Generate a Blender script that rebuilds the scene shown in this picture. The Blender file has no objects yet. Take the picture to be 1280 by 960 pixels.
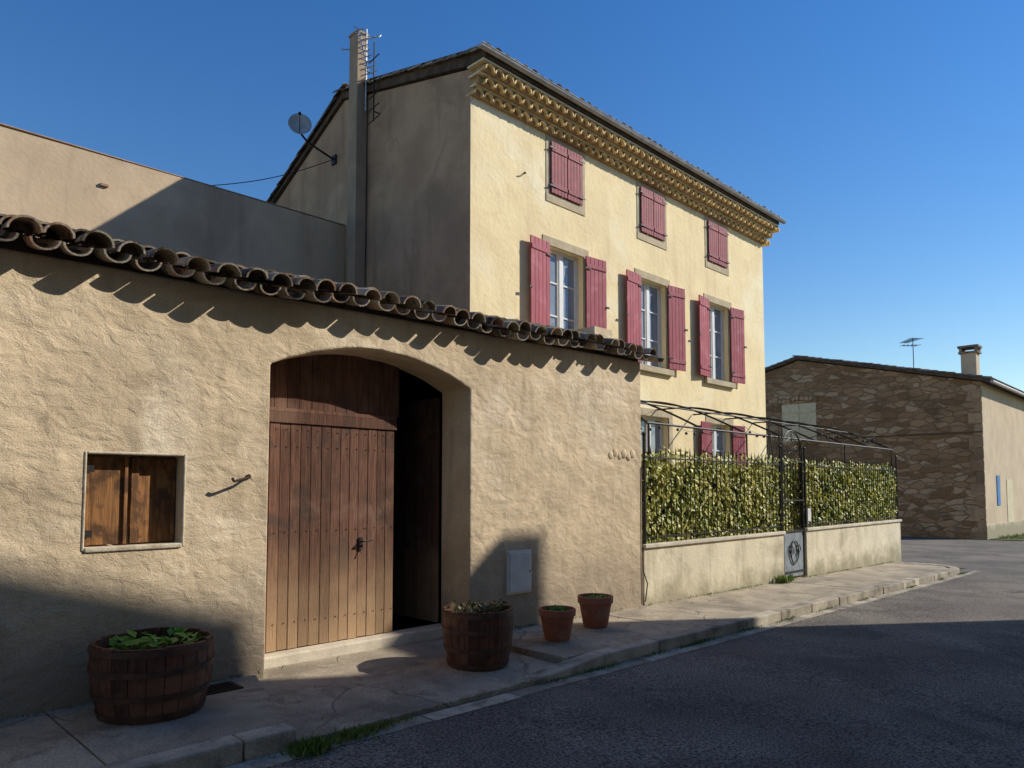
import bpy, math, random, bmesh
from mathutils import Vector, Matrix
random.seed(7)
R=random.random
def U(a,b): return a+(b-a)*R()
scene=bpy.context.scene
COL=scene.collection

# ------------------------------------------------------------ materials
def M(name,c1,c2=None,scale=3.0,rough=.85,bump=.3,bscale=20.,bdist=.02,c3=None,sscale=.7,slo=.5,shi=.7,
      stretch=(1,1,1),island=0.,metal=0.,spec=.3,crack=None,bump2=0.,b2scale=3.,distort=0.,stones=None,fine=0.,fscale=90,c4=None,zlo=0,zhi=1,streak=None,bstretch=None,grit=0,c5=None,s5=2.,l5=.6,h5=.66):
    m=bpy.data.materials.new(name); m.use_nodes=True
    nt=m.node_tree; N=nt.nodes; L=nt.links
    b=N['Principled BSDF']; b.inputs['Roughness'].default_value=rough; b.inputs['Metallic'].default_value=metal
    b.inputs['Specular IOR Level'].default_value=spec
    g=N.new('ShaderNodeNewGeometry'); mp=N.new('ShaderNodeMapping'); mp.inputs['Scale'].default_value=stretch
    L.new(g.outputs['Position'],mp.inputs['Vector'])
    def noise(s,vec=None,detail=4,dist=0.,ro=.6):
        n=N.new('ShaderNodeTexNoise'); n.inputs['Scale'].default_value=s; n.inputs['Detail'].default_value=detail
        n.inputs['Roughness'].default_value=ro; n.inputs['Distortion'].default_value=dist
        L.new(vec or mp.outputs[0],n.inputs['Vector']); return n.outputs['Fac']
    def ramp(f,lo,hi,a=0.,bb=1.):
        r=N.new('ShaderNodeMapRange'); r.inputs['From Min'].default_value=lo; r.inputs['From Max'].default_value=hi
        r.inputs['To Min'].default_value=a; r.inputs['To Max'].default_value=bb
        r.interpolation_type='SMOOTHSTEP'; L.new(f,r.inputs['Value']); return r.outputs['Result']
    def mix(f,a,bb,mode='MIX'):
        x=N.new('ShaderNodeMixRGB'); x.blend_type=mode
        if isinstance(f,(int,float)): x.inputs[0].default_value=f
        else: L.new(f,x.inputs[0])
        for i,c in ((1,a),(2,bb)):
            if isinstance(c,tuple): x.inputs[i].default_value=(*c,1)
            else: L.new(c,x.inputs[i])
        return x.outputs[0]
    def math_(op,a,bb):
        x=N.new('ShaderNodeMath'); x.operation=op
        for i,c in ((0,a),(1,bb)):
            if isinstance(c,(int,float)): x.inputs[i].default_value=c
            else: L.new(c,x.inputs[i])
        return x.outputs[0]
    c2=c2 or tuple(x*.75 for x in c1)
    col=mix(ramp(noise(scale),.35,.65),c1,c2)
    height=None
    if stones:
        v=N.new('ShaderNodeTexVoronoi'); v.feature='DISTANCE_TO_EDGE'; v.inputs['Scale'].default_value=stones[0]
        v2=N.new('ShaderNodeTexVoronoi'); v2.inputs['Scale'].default_value=stones[0]
        mp2=N.new('ShaderNodeMapping'); mp2.inputs['Scale'].default_value=(1,.6,1.5)
        nn=N.new('ShaderNodeTexNoise'); nn.inputs['Scale'].default_value=2.; L.new(g.outputs['Position'],nn.inputs['Vector'])
        va=N.new('ShaderNodeVectorMath'); va.operation='MULTIPLY_ADD'; va.inputs[1].default_value=(.25,.25,.25)
        L.new(nn.outputs['Color'],va.inputs[0]); L.new(g.outputs['Position'],va.inputs[2])
        L.new(va.outputs[0],mp2.inputs['Vector'])
        L.new(mp2.outputs[0],v.inputs['Vector']); L.new(mp2.outputs[0],v2.inputs['Vector'])
        sep=N.new('ShaderNodeSeparateColor'); L.new(v2.outputs['Color'],sep.inputs[0])
        col=mix(ramp(sep.outputs[0],.1,.9),stones[1],stones[2])
        col=mix(ramp(sep.outputs[1],.7,.9,0,.8),col,stones[4])
        col=mix(ramp(noise(12),.3,.7,0,.4),col,c1)
        e=ramp(v.outputs['Distance'],.02,.09)
        col=mix(e,stones[3],col)
        height=e
    if c3: col=mix(ramp(noise(sscale,g.outputs['Position'],5,.4),slo,shi),col,c3)
    if c5: col=mix(ramp(noise(s5,g.outputs['Position'],6,.8,.7),l5,h5),col,c5)
    if streak:
        mp3=N.new('ShaderNodeMapping'); mp3.inputs['Scale'].default_value=(1,1,.12); L.new(g.outputs['Position'],mp3.inputs['Vector'])
        col=mix(ramp(noise(streak[1],mp3.outputs[0],4),.5,.75,0,streak[2]),col,streak[0])
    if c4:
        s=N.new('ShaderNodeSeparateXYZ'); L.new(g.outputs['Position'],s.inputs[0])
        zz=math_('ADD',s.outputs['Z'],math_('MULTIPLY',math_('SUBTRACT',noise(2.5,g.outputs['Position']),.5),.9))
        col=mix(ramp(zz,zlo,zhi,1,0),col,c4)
    if fine:
        f=ramp(noise(fscale,g.outputs['Position'],2),.3,.7,1-fine,1+fine)
        hv=N.new('ShaderNodeHueSaturation'); L.new(f,hv.inputs['Value']); L.new(col,hv.inputs['Color']); col=hv.outputs[0]
    if island:
        hv=N.new('ShaderNodeHueSaturation'); L.new(ramp(g.outputs['Random Per Island'],0,1,1-island,1+island),hv.inputs['Value'])
        L.new(col,hv.inputs['Color']); col=hv.outputs[0]
    if crack:
        v=N.new('ShaderNodeTexVoronoi'); v.feature='DISTANCE_TO_EDGE'; v.inputs['Scale'].default_value=crack[0]
        nn=N.new('ShaderNodeTexNoise'); nn.inputs['Scale'].default_value=2.5; nn.inputs['Detail'].default_value=5; L.new(g.outputs['Position'],nn.inputs['Vector'])
        va=N.new('ShaderNodeVectorMath'); va.operation='MULTIPLY_ADD'; va.inputs[1].default_value=(.22,.22,.22)
        L.new(nn.outputs['Color'],va.inputs[0]); L.new(g.outputs['Position'],va.inputs[2]); L.new(va.outputs[0],v.inputs['Vector'])
        ce=ramp(v.outputs['Distance'],crack[1]*.3,crack[1])
        msk=ramp(noise(.8,g.outputs['Position'],3),.45,.6)
        ce2=math_('MAXIMUM',ce,msk)
        col=mix(ce2,crack[2],col); height=ce2
    L.new(col,b.inputs['Base Color'])
    if bump:
        bv=g.outputs['Position']
        if bstretch:
            mb=N.new('ShaderNodeMapping'); mb.inputs['Scale'].default_value=bstretch[0]; mb.inputs['Rotation'].default_value=bstretch[1]
            L.new(bv,mb.inputs['Vector']); bv=mb.outputs[0]
        elif stretch!=(1,1,1): bv=mp.outputs[0]
        h=noise(bscale,bv,4,distort)
        if bump2: h=math_('ADD',h,math_('MULTIPLY',noise(b2scale,bv,2,distort),bump2))
        if grit: h=math_('ADD',h,math_('MULTIPLY',noise(70,bv,1),grit))
        if height is not None: h=math_('ADD',h,math_('MULTIPLY',height,1.0))
        bn=N.new('ShaderNodeBump'); bn.inputs['Strength'].default_value=bump; bn.inputs['Distance'].default_value=bdist
        L.new(h,bn.inputs['Height']); L.new(bn.outputs[0],b.inputs['Normal'])
    return m

m_barn=M('barn_plaster',(.70,.555,.37),(.57,.45,.30),1.6,.95,.68,7,.026,c3=(.75,.63,.46),sscale=.9,slo=.45,shi=.7,distort=.45,bump2=1.7,b2scale=2.6,grit=.16,
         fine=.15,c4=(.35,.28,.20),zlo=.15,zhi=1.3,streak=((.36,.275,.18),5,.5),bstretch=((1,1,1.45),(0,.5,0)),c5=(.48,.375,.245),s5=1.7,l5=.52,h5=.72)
m_facade=M('facade_render',(.95,.79,.47),(.87,.71,.42),1.1,.95,.4,12,.022,c3=(.95,.85,.58),sscale=.5,distort=.4,bump2=1.2,b2scale=2.5,fine=.06,streak=((.68,.52,.31),3.5,.45),c5=(.84,.66,.39),s5=1.5,l5=.56,h5=.7)
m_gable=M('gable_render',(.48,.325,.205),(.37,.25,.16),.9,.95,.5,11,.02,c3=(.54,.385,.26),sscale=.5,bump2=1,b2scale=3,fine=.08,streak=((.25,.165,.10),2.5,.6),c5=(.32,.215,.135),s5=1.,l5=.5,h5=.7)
m_neigh=M('neighbour_render',(.66,.51,.34),(.56,.43,.28),.8,.95,.35,12,.02,c3=(.48,.36,.24),sscale=.6,fine=.06,streak=((.36,.27,.18),2.5,.6))
m_beige=M('beige_render',(.6,.48,.33),(.52,.41,.28),.8,.95,.3,12,.02)
m_stonehouse=M('rubble_stone',(.33,.20,.105),(.28,.17,.095),2,.95,.9,8,.05,stones=(2.9,(.20,.115,.055),(.42,.265,.15),(.28,.19,.115),(.52,.38,.24)),c3=(.17,.11,.06),sscale=.5,slo=.5,shi=.75,fine=.2,fscale=25)
m_trim=M('surround_stone',(.56,.47,.31),(.44,.37,.245),3,.9,.35,25,.01,fine=.1)
m_lowwall=M('garden_wall_render',(.74,.66,.48),(.62,.55,.40),1.5,.95,.6,12,.02,c3=(.42,.36,.25),sscale=1.6,slo=.48,shi=.68,fine=.12,c4=(.33,.29,.19),zlo=-.1,zhi=.42,streak=((.36,.31,.2),4,.6))
m_cap=M('wall_coping',(.66,.59,.46),(.50,.44,.34),3,.9,.4,20,.01,fine=.12)
m_tile=M('roof_tile',(.29,.17,.11),(.18,.115,.08),6,.94,.5,30,.01,c3=(.27,.235,.18),sscale=5,slo=.34,shi=.55,island=.5,c5=(.07,.055,.042),s5=4,l5=.53,h5=.61,spec=.15,fine=.2,fscale=60)
m_tiledark=M('tile_bed_mortar',(.12,.085,.06),(.07,.05,.035),5,.95,.5,20,.01)
m_genoise=M('genoise_tile',(.86,.66,.34),(.70,.50,.23),5,.9,.4,25,.01,island=.2)
m_gback=M('genoise_shaded_mortar',(.46,.31,.15),(.34,.22,.10),6,.95,.4,25,.01)  # mortar darkened in colour to imitate shade in the hollows
m_gslab=M('genoise_slab',(.90,.77,.50),(.78,.64,.38),4,.9,.3,25,.01)
m_zinc=M('zinc_gutter',(.50,.50,.49),(.36,.36,.36),4,.6,.1,20,.005,metal=.1)
m_shut=M('burgundy_shutter',(.38,.075,.105),(.31,.06,.085),8,.65,.25,20,.005,stretch=(3,3,.4),island=.12,c3=(.44,.14,.165),sscale=3,slo=.5,shi=.75)
m_shutd=M('burgundy_shutter_outer',(.29,.05,.07),(.22,.038,.055),8,.65,.2,20,.005,island=.1,c3=(.35,.09,.11),sscale=3)
m_iron=M('wrought_iron',(.025,.025,.027),(.04,.035,.03),10,.55,.0,40,.003,metal=.4)
m_rust=M('rusty_iron',(.07,.04,.025),(.04,.025,.02),10,.8,.0,40,.003,metal=.3)
m_white=M('white_window_paint',(.78,.79,.79),(.72,.73,.73),8,.5,0)
m_glass=M('window_glass',(.20,.25,.31),(.32,.37,.42),1.5,.06,0,spec=.9)
m_dark=M('shade_liner',(.035,.024,.017),(.022,.016,.012),4,.95,0,spec=0)  # near-black colour stands in for shade inside the barn
m_door=M('gate_wood',(.185,.092,.062),(.105,.056,.040),5,.86,.7,14,.010,stretch=(9,9,.7),island=.24,c3=(.23,.135,.095),sscale=1.6,slo=.5,shi=.7,c4=(.40,.265,.155),zlo=.0,zhi=1.4,c5=(.10,.062,.048),s5=2.6,l5=.52,h5=.68,spec=.15)
m_oak=M('window_shutter_wood',(.36,.175,.07),(.17,.085,.038),4,.82,.6,14,.008,stretch=(9,9,.8),island=.15,c3=(.12,.065,.035),sscale=6,slo=.48,shi=.63,spec=.15)
m_barrel=M('barrel_oak',(.14,.055,.032),(.07,.03,.02),5,.7,.5,18,.008,stretch=(8,8,1),island=.3,c3=(.19,.09,.055),sscale=3)
m_hoop=M('barrel_hoop',(.14,.07,.045),(.075,.045,.035),12,.6,.2,40,.003,metal=.3)
m_soil=M('soil',(.05,.035,.022),(.03,.02,.015),15,.95,.8,30,.02)
m_terra=M('terracotta',(.38,.14,.08),(.30,.11,.065),6,.8,.2,30,.004,c3=(.42,.22,.15),sscale=6)
m_asph=M('asphalt',(.155,.136,.117),(.118,.104,.091),.9,.94,1.0,60,.016,c3=(.215,.188,.155),sscale=.55,slo=.42,shi=.7,fine=.75,fscale=55,c5=(.098,.087,.077),s5=.9,l5=.5,h5=.68)
m_side=M('pavement_concrete',(.44,.37,.27),(.32,.27,.20),1.6,.95,.6,30,.01,c3=(.20,.17,.125),sscale=1.0,slo=.48,shi=.68,crack=(.6,.006,(.20,.17,.125)),fine=.3,c5=(.24,.2,.15),s5=2.4,l5=.52,h5=.68)
m_kerb=M('kerb_stone',(.43,.38,.29),(.30,.26,.2),4,.9,.6,30,.008,island=.2,c3=(.17,.145,.11),sscale=3,fine=.2)
m_ground=M('earth',(.10,.09,.05),(.06,.08,.03),.8,.95,.6,10,.05,c3=(.16,.13,.08),sscale=.3)
m_flue=M('flue_cement',(.40,.30,.21),(.32,.245,.17),2,.95,.3,15,.01,streak=((.24,.18,.12),3,.6))
m_ali=M('aerial_aluminium',(.5,.5,.5),(.3,.3,.3),10,.45,0,metal=.5)
m_dish=M('dish_grey',(.42,.41,.4),(.3,.3,.29),6,.6,0)
m_cream=M('cream_shutter',(.66,.58,.38),(.56,.49,.32),6,.7,.2,20,.005,island=.06)
m_box=M('meter_box_plastic',(.72,.70,.66),(.62,.6,.57),5,.55,.1,30,.002)
m_blue=M('blue_notice',(.04,.17,.42),(.05,.22,.5),4,.5,0)
m_gp=M('painted_gate_panel',(.26,.30,.33),(.18,.2,.21),8,.6,.3,20,.004)
def leafmat(name,stops):
    m=bpy.data.materials.new(name); m.use_nodes=True; N=m.node_tree.nodes; L=m.node_tree.links
    b=N['Principled BSDF']; b.inputs['Roughness'].default_value=.5
    g=N.new('ShaderNodeNewGeometry'); r=N.new('ShaderNodeValToRGB')
    el=r.color_ramp.elements
    el[0].position=0; el[0].color=(*stops[0],1); el[1].position=1; el[1].color=(*stops[-1],1)
    for i,s in enumerate(stops[1:-1]):
        e=el.new((i+1)/(len(stops)-1)); e.color=(*s,1)
    n=N.new('ShaderNodeTexNoise'); n.inputs['Scale'].default_value=2.2; n.inputs['Detail'].default_value=1; L.new(g.outputs['Position'],n.inputs['Vector'])
    a=N.new('ShaderNodeMath'); a.operation='MULTIPLY_ADD'; a.inputs[1].default_value=.75; L.new(g.outputs['Random Per Island'],a.inputs[0])
    s2=N.new('ShaderNodeMath'); s2.operation='MULTIPLY_ADD'; s2.inputs[1].default_value=1.2; s2.inputs[2].default_value=-.40
    L.new(n.outputs['Fac'],s2.inputs[0]); L.new(s2.outputs[0],a.inputs[2])
    L.new(a.outputs[0],r.inputs['Fac']); L.new(r.outputs[0],b.inputs['Base Color'])
    t=N.new('ShaderNodeBsdfTranslucent'); L.new(r.outputs[0],t.inputs['Color'])
    mx=N.new('ShaderNodeMixShader'); mx.inputs[0].default_value=.25
    L.new(b.outputs[0],mx.inputs[1]); L.new(t.outputs[0],mx.inputs[2]); L.new(mx.outputs[0],N['Material Output'].inputs['Surface'])
    return m
m_ivy=leafmat('ivy_leaves',[(.07,.11,.015),(.20,.25,.035),(.42,.44,.08),(.62,.60,.15),(.72,.64,.22)])
m_plant=leafmat('planter_leaves',[(.05,.15,.015),(.11,.31,.03),(.18,.42,.06)])
m_grass=leafmat('grass_blades',[(.05,.10,.012),(.10,.18,.025),(.2,.24,.06)])
m_dry=leafmat('dry_twigs',[(.05,.04,.02),(.08,.1,.03),(.14,.12,.05)])

# ------------------------------------------------------------ mesh builder
class MB:
    def __init__(s): s.v=[]; s.f=[]
    def add(s,vs,fs,mat=None):
        o=len(s.v)
        for p in vs:
            p=Vector(p)
            s.v.append(mat@p if mat else p)
        for f in fs: s.f.append([i+o for i in f])
    def box(s,x0,x1,y0,y1,z0,z1,mat=None):
        s.add([(x0,y0,z0),(x1,y0,z0),(x1,y1,z0),(x0,y1,z0),(x0,y0,z1),(x1,y0,z1),(x1,y1,z1),(x0,y1,z1)],
              [(0,3,2,1),(4,5,6,7),(0,1,5,4),(1,2,6,5),(2,3,7,6),(3,0,4,7)],mat)
    def tube(s,p0,p1,r,n=6,r1=None):
        p0=Vector(p0);p1=Vector(p1);d=(p1-p0)
        if d.length<1e-6:return
        q=d.to_track_quat('Z','Y'); r1=r if r1 is None else r1
        vs=[p0+q@Vector((math.cos(2*math.pi*i/n)*r,math.sin(2*math.pi*i/n)*r,0)) for i in range(n)]
        vs+=[p1+q@Vector((math.cos(2*math.pi*i/n)*r1,math.sin(2*math.pi*i/n)*r1,0)) for i in range(n)]
        fs=[(i,(i+1)%n,n+(i+1)%n,n+i) for i in range(n)]+[tuple(range(n))[::-1],tuple(range(n,2*n))]
        s.add(vs,fs)
    def path(s,pts,r,n=6):
        for a,b in zip(pts,pts[1:]): s.tube(a,b,r,n)
    def lathe(s,cx,cy,prof,n=32):
        vs=[];fs=[]
        for r,z in prof:
            for i in range(n):
                a=2*math.pi*i/n; vs.append((cx+r*math.cos(a),cy+r*math.sin(a),z))
        for k in range(len(prof)-1):
            for i in range(n):
                j=(i+1)%n; fs.append((k*n+i,k*n+j,(k+1)*n+j,(k+1)*n+i))
        s.add(vs,fs)
    def tile(s,p0,p1,side,up,r0,r1,t=.014,n=8,flip=1,flat=.8):
        vs=[]
        for P,r in ((p0,r0),(p1,r1)):
            for rr in (r,r-t):
                for i in range(n+1):
                    a=math.pi*i/n
                    vs.append(P+side*math.cos(a)*rr+up*(math.sin(a)*rr*flip*flat))
        k=n+1; fs=[]
        for i in range(n):
            fs+= [(i,i+1,2*k+i+1,2*k+i),(k+i,3*k+i,3*k+i+1,k+i+1),(i,k+i,k+i+1,i+1),(2*k+i,2*k+i+1,3*k+i+1,3*k+i)]
        fs+=[(0,2*k,3*k,k),(n,k+n,3*k+n,2*k+n)]
        s.add(vs,fs)
    def leaf(s,p,d,nrm,l,w):
        d=d.normalized(); sd=d.cross(nrm)
        if sd.length<1e-4: sd=Vector((1,0,0))
        sd.normalize(); n2=sd.cross(d)
        s.add([p,p+d*l*.45+sd*w*.5+n2*l*.08,p+d*l,p+d*l*.45-sd*w*.5+n2*l*.08],[(0,1,2),(0,2,3)])
    def ball(s,c,r,n=8,m=5,sc=(1,1,1)):
        vs=[];fs=[]
        for k in range(m+1):
            ph=math.pi*k/m
            for i in range(n):
                a=2*math.pi*i/n
                vs.append((c[0]+r*sc[0]*math.sin(ph)*math.cos(a),c[1]+r*sc[1]*math.sin(ph)*math.sin(a),c[2]+r*sc[2]*math.cos(ph)))
        for k in range(m):
            for i in range(n):
                j=(i+1)%n; fs.append((k*n+i,(k+1)*n+i,(k+1)*n+j,k*n+j))
        s.add(vs,fs)
    def make(s,name,mat,parent=None,smooth=False,bevel=0):
        me=bpy.data.meshes.new(name); me.from_pydata([tuple(v) for v in s.v],[],s.f); me.validate(); me.update()
        ob=bpy.data.objects.new(name,me); COL.objects.link(ob)
        me.materials.append(mat)
        if smooth:
            for p in me.polygons: p.use_smooth=True
            me.set_sharp_from_angle(angle=math.radians(40))
        if bevel:
            bm=ob.modifiers.new('bevel','BEVEL'); bm.width=bevel; bm.segments=2; bm.limit_method='ANGLE'
        if parent: ob.parent=parent
        return ob
def empty(name):
    e=bpy.data.objects.new(name,None); COL.objects.link(e); e.empty_display_size=.2; return e
def prism(mb,poly,axis,a,b):
    n=len(poly)
    def P(p,t):
        return (t,p[0],p[1]) if axis=='x' else ((p[0],t,p[1]) if axis=='y' else (p[0],p[1],t))
    vs=[P(p,a) for p in poly]+[P(p,b) for p in poly]
    fs=[tuple(range(n)),tuple(range(2*n-1,n-1,-1))]+[(i,n+i,n+(i+1)%n,(i+1)%n) for i in range(n)]
    mb.add(vs,fs)
def fixn(ob):
    bm=bmesh.new(); bm.from_mesh(ob.data); bmesh.ops.recalc_face_normals(bm,faces=bm.faces); bm.to_mesh(ob.data); bm.free()
def cut(ob,cutter):
    fixn(ob); fixn(cutter)
    md=ob.modifiers.new('b','BOOLEAN'); md.operation='DIFFERENCE'; md.object=cutter; md.solver='EXACT'
    dg=bpy.context.evaluated_depsgraph_get(); me=bpy.data.meshes.new_from_object(ob.evaluated_get(dg))
    ob.modifiers.clear(); mats=list(ob.data.materials); ob.data=me
    me.materials.clear()
    for m in mats: me.materials.append(m)
    for p in me.polygons: p.material_index=0
    bpy.data.objects.remove(cutter,do_unlink=True)

def g(x):
    if x<2: return 0.
    return -.013*(min(x,42)-2)

# ------------------------------------------------------------ ground, road, pavement
xs=[-400,-60,-10,2,42,120,600]
def sheet(name,y0,y1,x0,x1,off,mat,step=1.0,parent=None):
    mb=MB(); k=max(1,int((x1-x0)/step)); 
    for i in range(k):
        a=x0+(x1-x0)*i/k; b=x0+(x1-x0)*(i+1)/k
        mb.add([(a,y0,g(a)+off),(b,y0,g(b)+off),(b,y1,g(b)+off),(a,y1,g(a)+off)],[(0,1,2,3)])
    return mb.make(name,mat,parent)
mb=MB()
for a,b in zip(xs,xs[1:]):
    mb.add([(a,-500,g(a)-.012),(b,-500,g(b)-.012),(b,600,g(b)-.012),(a,600,g(a)-.012)],[(0,1,2,3)])
mb.make('ground',m_ground)
mb=MB()
for a,b,y1 in [(-40,2,4.7),(2,20.2,4.7),(20.2,34.6,60),(34.6,42,6.2),(42,120,6.2)]:
    mb.add([(a,-2.4,g(a)),(b,-2.4,g(b)),(b,y1,g(b)),(a,y1,g(a))],[(0,1,2,3)])
mb.make('road',m_asph)
# gutter channel strip
mb=MB(); x=-8
while x<19:
    l=.95+U(-.03,.05); a=x; b=x+l-.015
    off=.004; jit=U(-.012,.012)
    mb.add([(a,4.27+jit,g(a)+off),(b,4.27+jit,g(b)+off),(b,4.43,g(b)+off+.002),(a,4.43,g(a)+off+.002)],[(0,1,2,3)]); x+=l
mb.make('gutter_channel',m_kerb)
# kerbs
mb=MB()
def kerb(x0,x1,y0,y1,h0,h1):
    x=x0
    while x<x1-.2:
        l=min(1.0+U(-.04,.04),x1-x); a=x; b=x+l-.012; j=U(-.008,.008)
        f=lambda q:h0+(h1-h0)*min(1,max(0,(q-x0)/.9))
        mb.add([(a,y0+j,g(a)-.1),(b,y0+j,g(b)-.1),(b,y1,g(b)-.1),(a,y1,g(a)-.1),
                (a,y0+j,g(a)+f(a)),(b,y0+j,g(b)+f(b)),(b,y1,g(b)+f(b)),(a,y1,g(a)+f(a))],
               [(0,3,2,1),(4,5,6,7),(0,1,5,4),(1,2,6,5),(2,3,7,6),(3,0,4,7)]); x+=l
kerb(-8,2.45,4.44,4.62,.13,.13)
kerb(4.75,18.4,4.44,4.62,.05,.13)
# rounded end
for i in range(5):
    a0=math.pi/2*i/5; a1=math.pi/2*(i+1)/5-.01; cx,cy=18.4,5.3
    def pt(r,a,z): return (cx+r*math.sin(a),cy-r*math.cos(a),z)
    z=g(18.8)
    mb.add([pt(.86,a0,z-.1),pt(.86,a1,z-.1),pt(.68,a1,z-.1),pt(.68,a0,z-.1),pt(.86,a0,z+.13),pt(.86,a1,z+.13),pt(.68,a1,z+.13),pt(.68,a0,z+.13)],
           [(0,3,2,1),(4,5,6,7),(0,1,5,4),(1,2,6,5),(2,3,7,6),(3,0,4,7)])
x0=19.08
mb.box(x0,x0+.18,5.3,9.0,-.4,g(19)+.13)
mb.make('kerb',m_kerb,bevel=.015)
# pavement
mb=MB()
def slab(poly,top,th=.2):
    n=len(poly)
    vs=[(x,y,g(x)+top-th) for x,y in poly]+[(x,y,g(x)+top) for x,y in poly]
    fs=[tuple(range(n))[::-1],tuple(range(n,2*n))]+[(i,(i+1)%n,n+(i+1)%n,n+i) for i in range(n)]
    mb.add(vs,fs)
slab([(-8,4.622),(-1,4.622),(-1,6.1),(-8,6.1)],.124)
slab([(-.99,4.622),(1.35,4.622),(1.35,6.1),(-.99,6.1)],.126)
slab([(1.36,4.622),(2.45,4.622),(2.93,6.1),(1.36,6.1)],.128)
slab([(5.35,4.622),(7.6,4.622),(7.6,6.1),(5.35,6.1)],.122)
slab([(7.61,4.622),(10.2,4.622),(10.2,6.1),(7.61,6.1)],.126)
slab([(10.21,4.622),(13.1,4.622),(13.1,6.1),(10.21,6.1)],.123)
slab([(13.11,4.622),(16,4.622),(16,6.1),(13.11,6.1)],.126)
slab([(16.01,4.622),(18.4,4.622),(18.9,4.85),(19.08,5.3),(19.08,9),(16.01,9)],.123)
mb.add([(2.46,4.46,.03),(5.34,4.46,.0),(5.34,6.6,.06),(2.94,6.6,.08),(2.46,4.46,-.2),(5.34,4.46,-.2),(5.34,6.6,-.2),(2.94,6.6,-.2)],
       [(0,1,2,3),(0,4,5,1),(1,5,6,2),(3,2,6,7),(0,3,7,4)])
mb.make('pavement',m_side,bevel=.008)
e=empty('drain_grate')
mb=MB(); mb.box(2.18,2.62,5.62,5.86,.10,.132)
mb.make('frame',m_rust,e)
mb=MB()
for i in range(10): mb.box(2.21+i*.04,2.228+i*.04,5.64,5.84,.11,.138)
mb.make('bars',m_iron,e)

# ------------------------------------------------------------ barn
barn=empty('plastered_barn')
def ez(x): return 3.24+.02*(x-1)
mb=MB(); mb.add([(-8,6,-.3),(8.62,6,-.3),(8.62,6.5,-.3),(-8,6.5,-.3),(-8,6,ez(-8)+.13),(8.62,6,ez(8.6)+.12),(8.62,6.5,ez(8.6)+.25),(-8,6.5,ez(-8)+.25)],
       [(0,3,2,1),(4,5,6,7),(0,1,5,4),(1,2,6,5),(2,3,7,6),(3,0,4,7)])
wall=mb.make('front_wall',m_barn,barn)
c=MB(); poly=[(2.985,-.4),(5.34,-.4)]
for i in range(17):
    x=5.34-2.355*i/16; poly.append((x,2.80+.27*(1-((x-4.16)/1.18)**2)+U(-.006,.006)))
prism(c,poly,'y',5.4,7.0); cut(wall,c.make('c',m_barn))
c=MB(); c.box(1.56,2.255,5.4,6.2,1.255,1.955); cut(wall,c.make('c',m_barn))
bv=wall.modifiers.new('bevel','BEVEL'); bv.width=.024; bv.segments=3; bv.limit_method='ANGLE'; bv.angle_limit=math.radians(40)
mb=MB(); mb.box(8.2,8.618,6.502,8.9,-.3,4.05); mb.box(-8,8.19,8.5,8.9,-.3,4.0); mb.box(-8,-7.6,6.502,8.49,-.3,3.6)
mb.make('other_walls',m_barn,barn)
mb=MB(); mb.box(2.6,8.15,6.505,8.45,.09,3.35)  # added liner room, coloured near black so the opening reads as deep shade
o=mb.make('shade_liner',m_dark,barn)
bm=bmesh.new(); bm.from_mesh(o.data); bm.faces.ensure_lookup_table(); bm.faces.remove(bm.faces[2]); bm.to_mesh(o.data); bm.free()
XL=4.64
mb=MB(); x=2.99; 
while x<XL-.03:
    w=min(.112+U(-.005,.005),XL-x)
    mb.box(x,x+w-.006,6.44+U(0,.005),6.485,.17+U(0,.008),2.32); x+=w
mb.make('gate_planks',m_door,barn,bevel=.003)
mb=MB(); mb.box(2.99,XL+.02,6.425,6.50,2.325,2.43); mb.box(2.99,XL+.02,6.432,6.5,2.432,2.47)
x=2.99
while x<XL: mb.box(x,x+.128,6.45+U(0,.004),6.5,2.472,3.12); x+=.132
mb.make('gate_transom',m_door,barn,bevel=.003)
# second leaf, swung inwards against the dark liner
mb=MB(); 
for i in range(8):
    mb.box(5.30,5.335,6.52+i*.12,6.52+i*.12+.113,.17,2.75)
mb.make('gate_inner_leaf',m_door,barn,bevel=.003)
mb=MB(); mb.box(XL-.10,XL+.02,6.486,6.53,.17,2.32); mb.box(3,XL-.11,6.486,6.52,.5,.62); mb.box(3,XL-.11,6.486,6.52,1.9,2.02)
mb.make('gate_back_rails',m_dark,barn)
mb=MB(); mb.box(2.99,5.335,6.28,6.50,-.05,.165); mb.make('threshold',m_cap,barn,bevel=.015)
mb=MB()
for z in (.42,1.28,2.1,2.26):
    x=3.045
    while x<XL: mb.ball((x,6.438,z+U(-.004,.004)),.006,6,4); x+=.112
mb.make('gate_studs',m_rust,barn)
mb=MB(); mb.box(4.20,4.24,6.425,6.44,1.06,1.19); mb.tube((4.22,6.44,1.15),(4.22,6.38,1.15),.008); mb.tube((4.22,6.38,1.15),(4.33,6.375,1.16),.009)
mb.tube((4.22,6.43,1.08),(4.22,6.40,1.02),.006)
mb.make('gate_handle',m_iron,barn)
mb=MB()
mb.box(1.575,1.87,6.10,6.125,1.27,1.94); mb.box(1.905,2.245,6.135,6.16,1.27,1.94)
mb.make('window_shutters',m_oak,barn,bevel=.004)
mb=MB()
mb.box(1.575,1.60,6.08,6.099,1.27,1.94);mb.box(1.845,1.87,6.08,6.099,1.27,1.94)
mb.box(1.905,1.96,6.118,6.134,1.27,1.94); mb.box(2.07,2.09,6.128,6.134,1.27,1.94)
mb.make('shutter_rails',m_oak,barn,bevel=.003)
mb=MB(); 
for z in (1.33,1.82):
    mb.box(1.565,1.63,6.07,6.079,z,z+.055)
mb.make('shutter_hinges',m_iron,barn)
mb=MB(); t=.02
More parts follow.
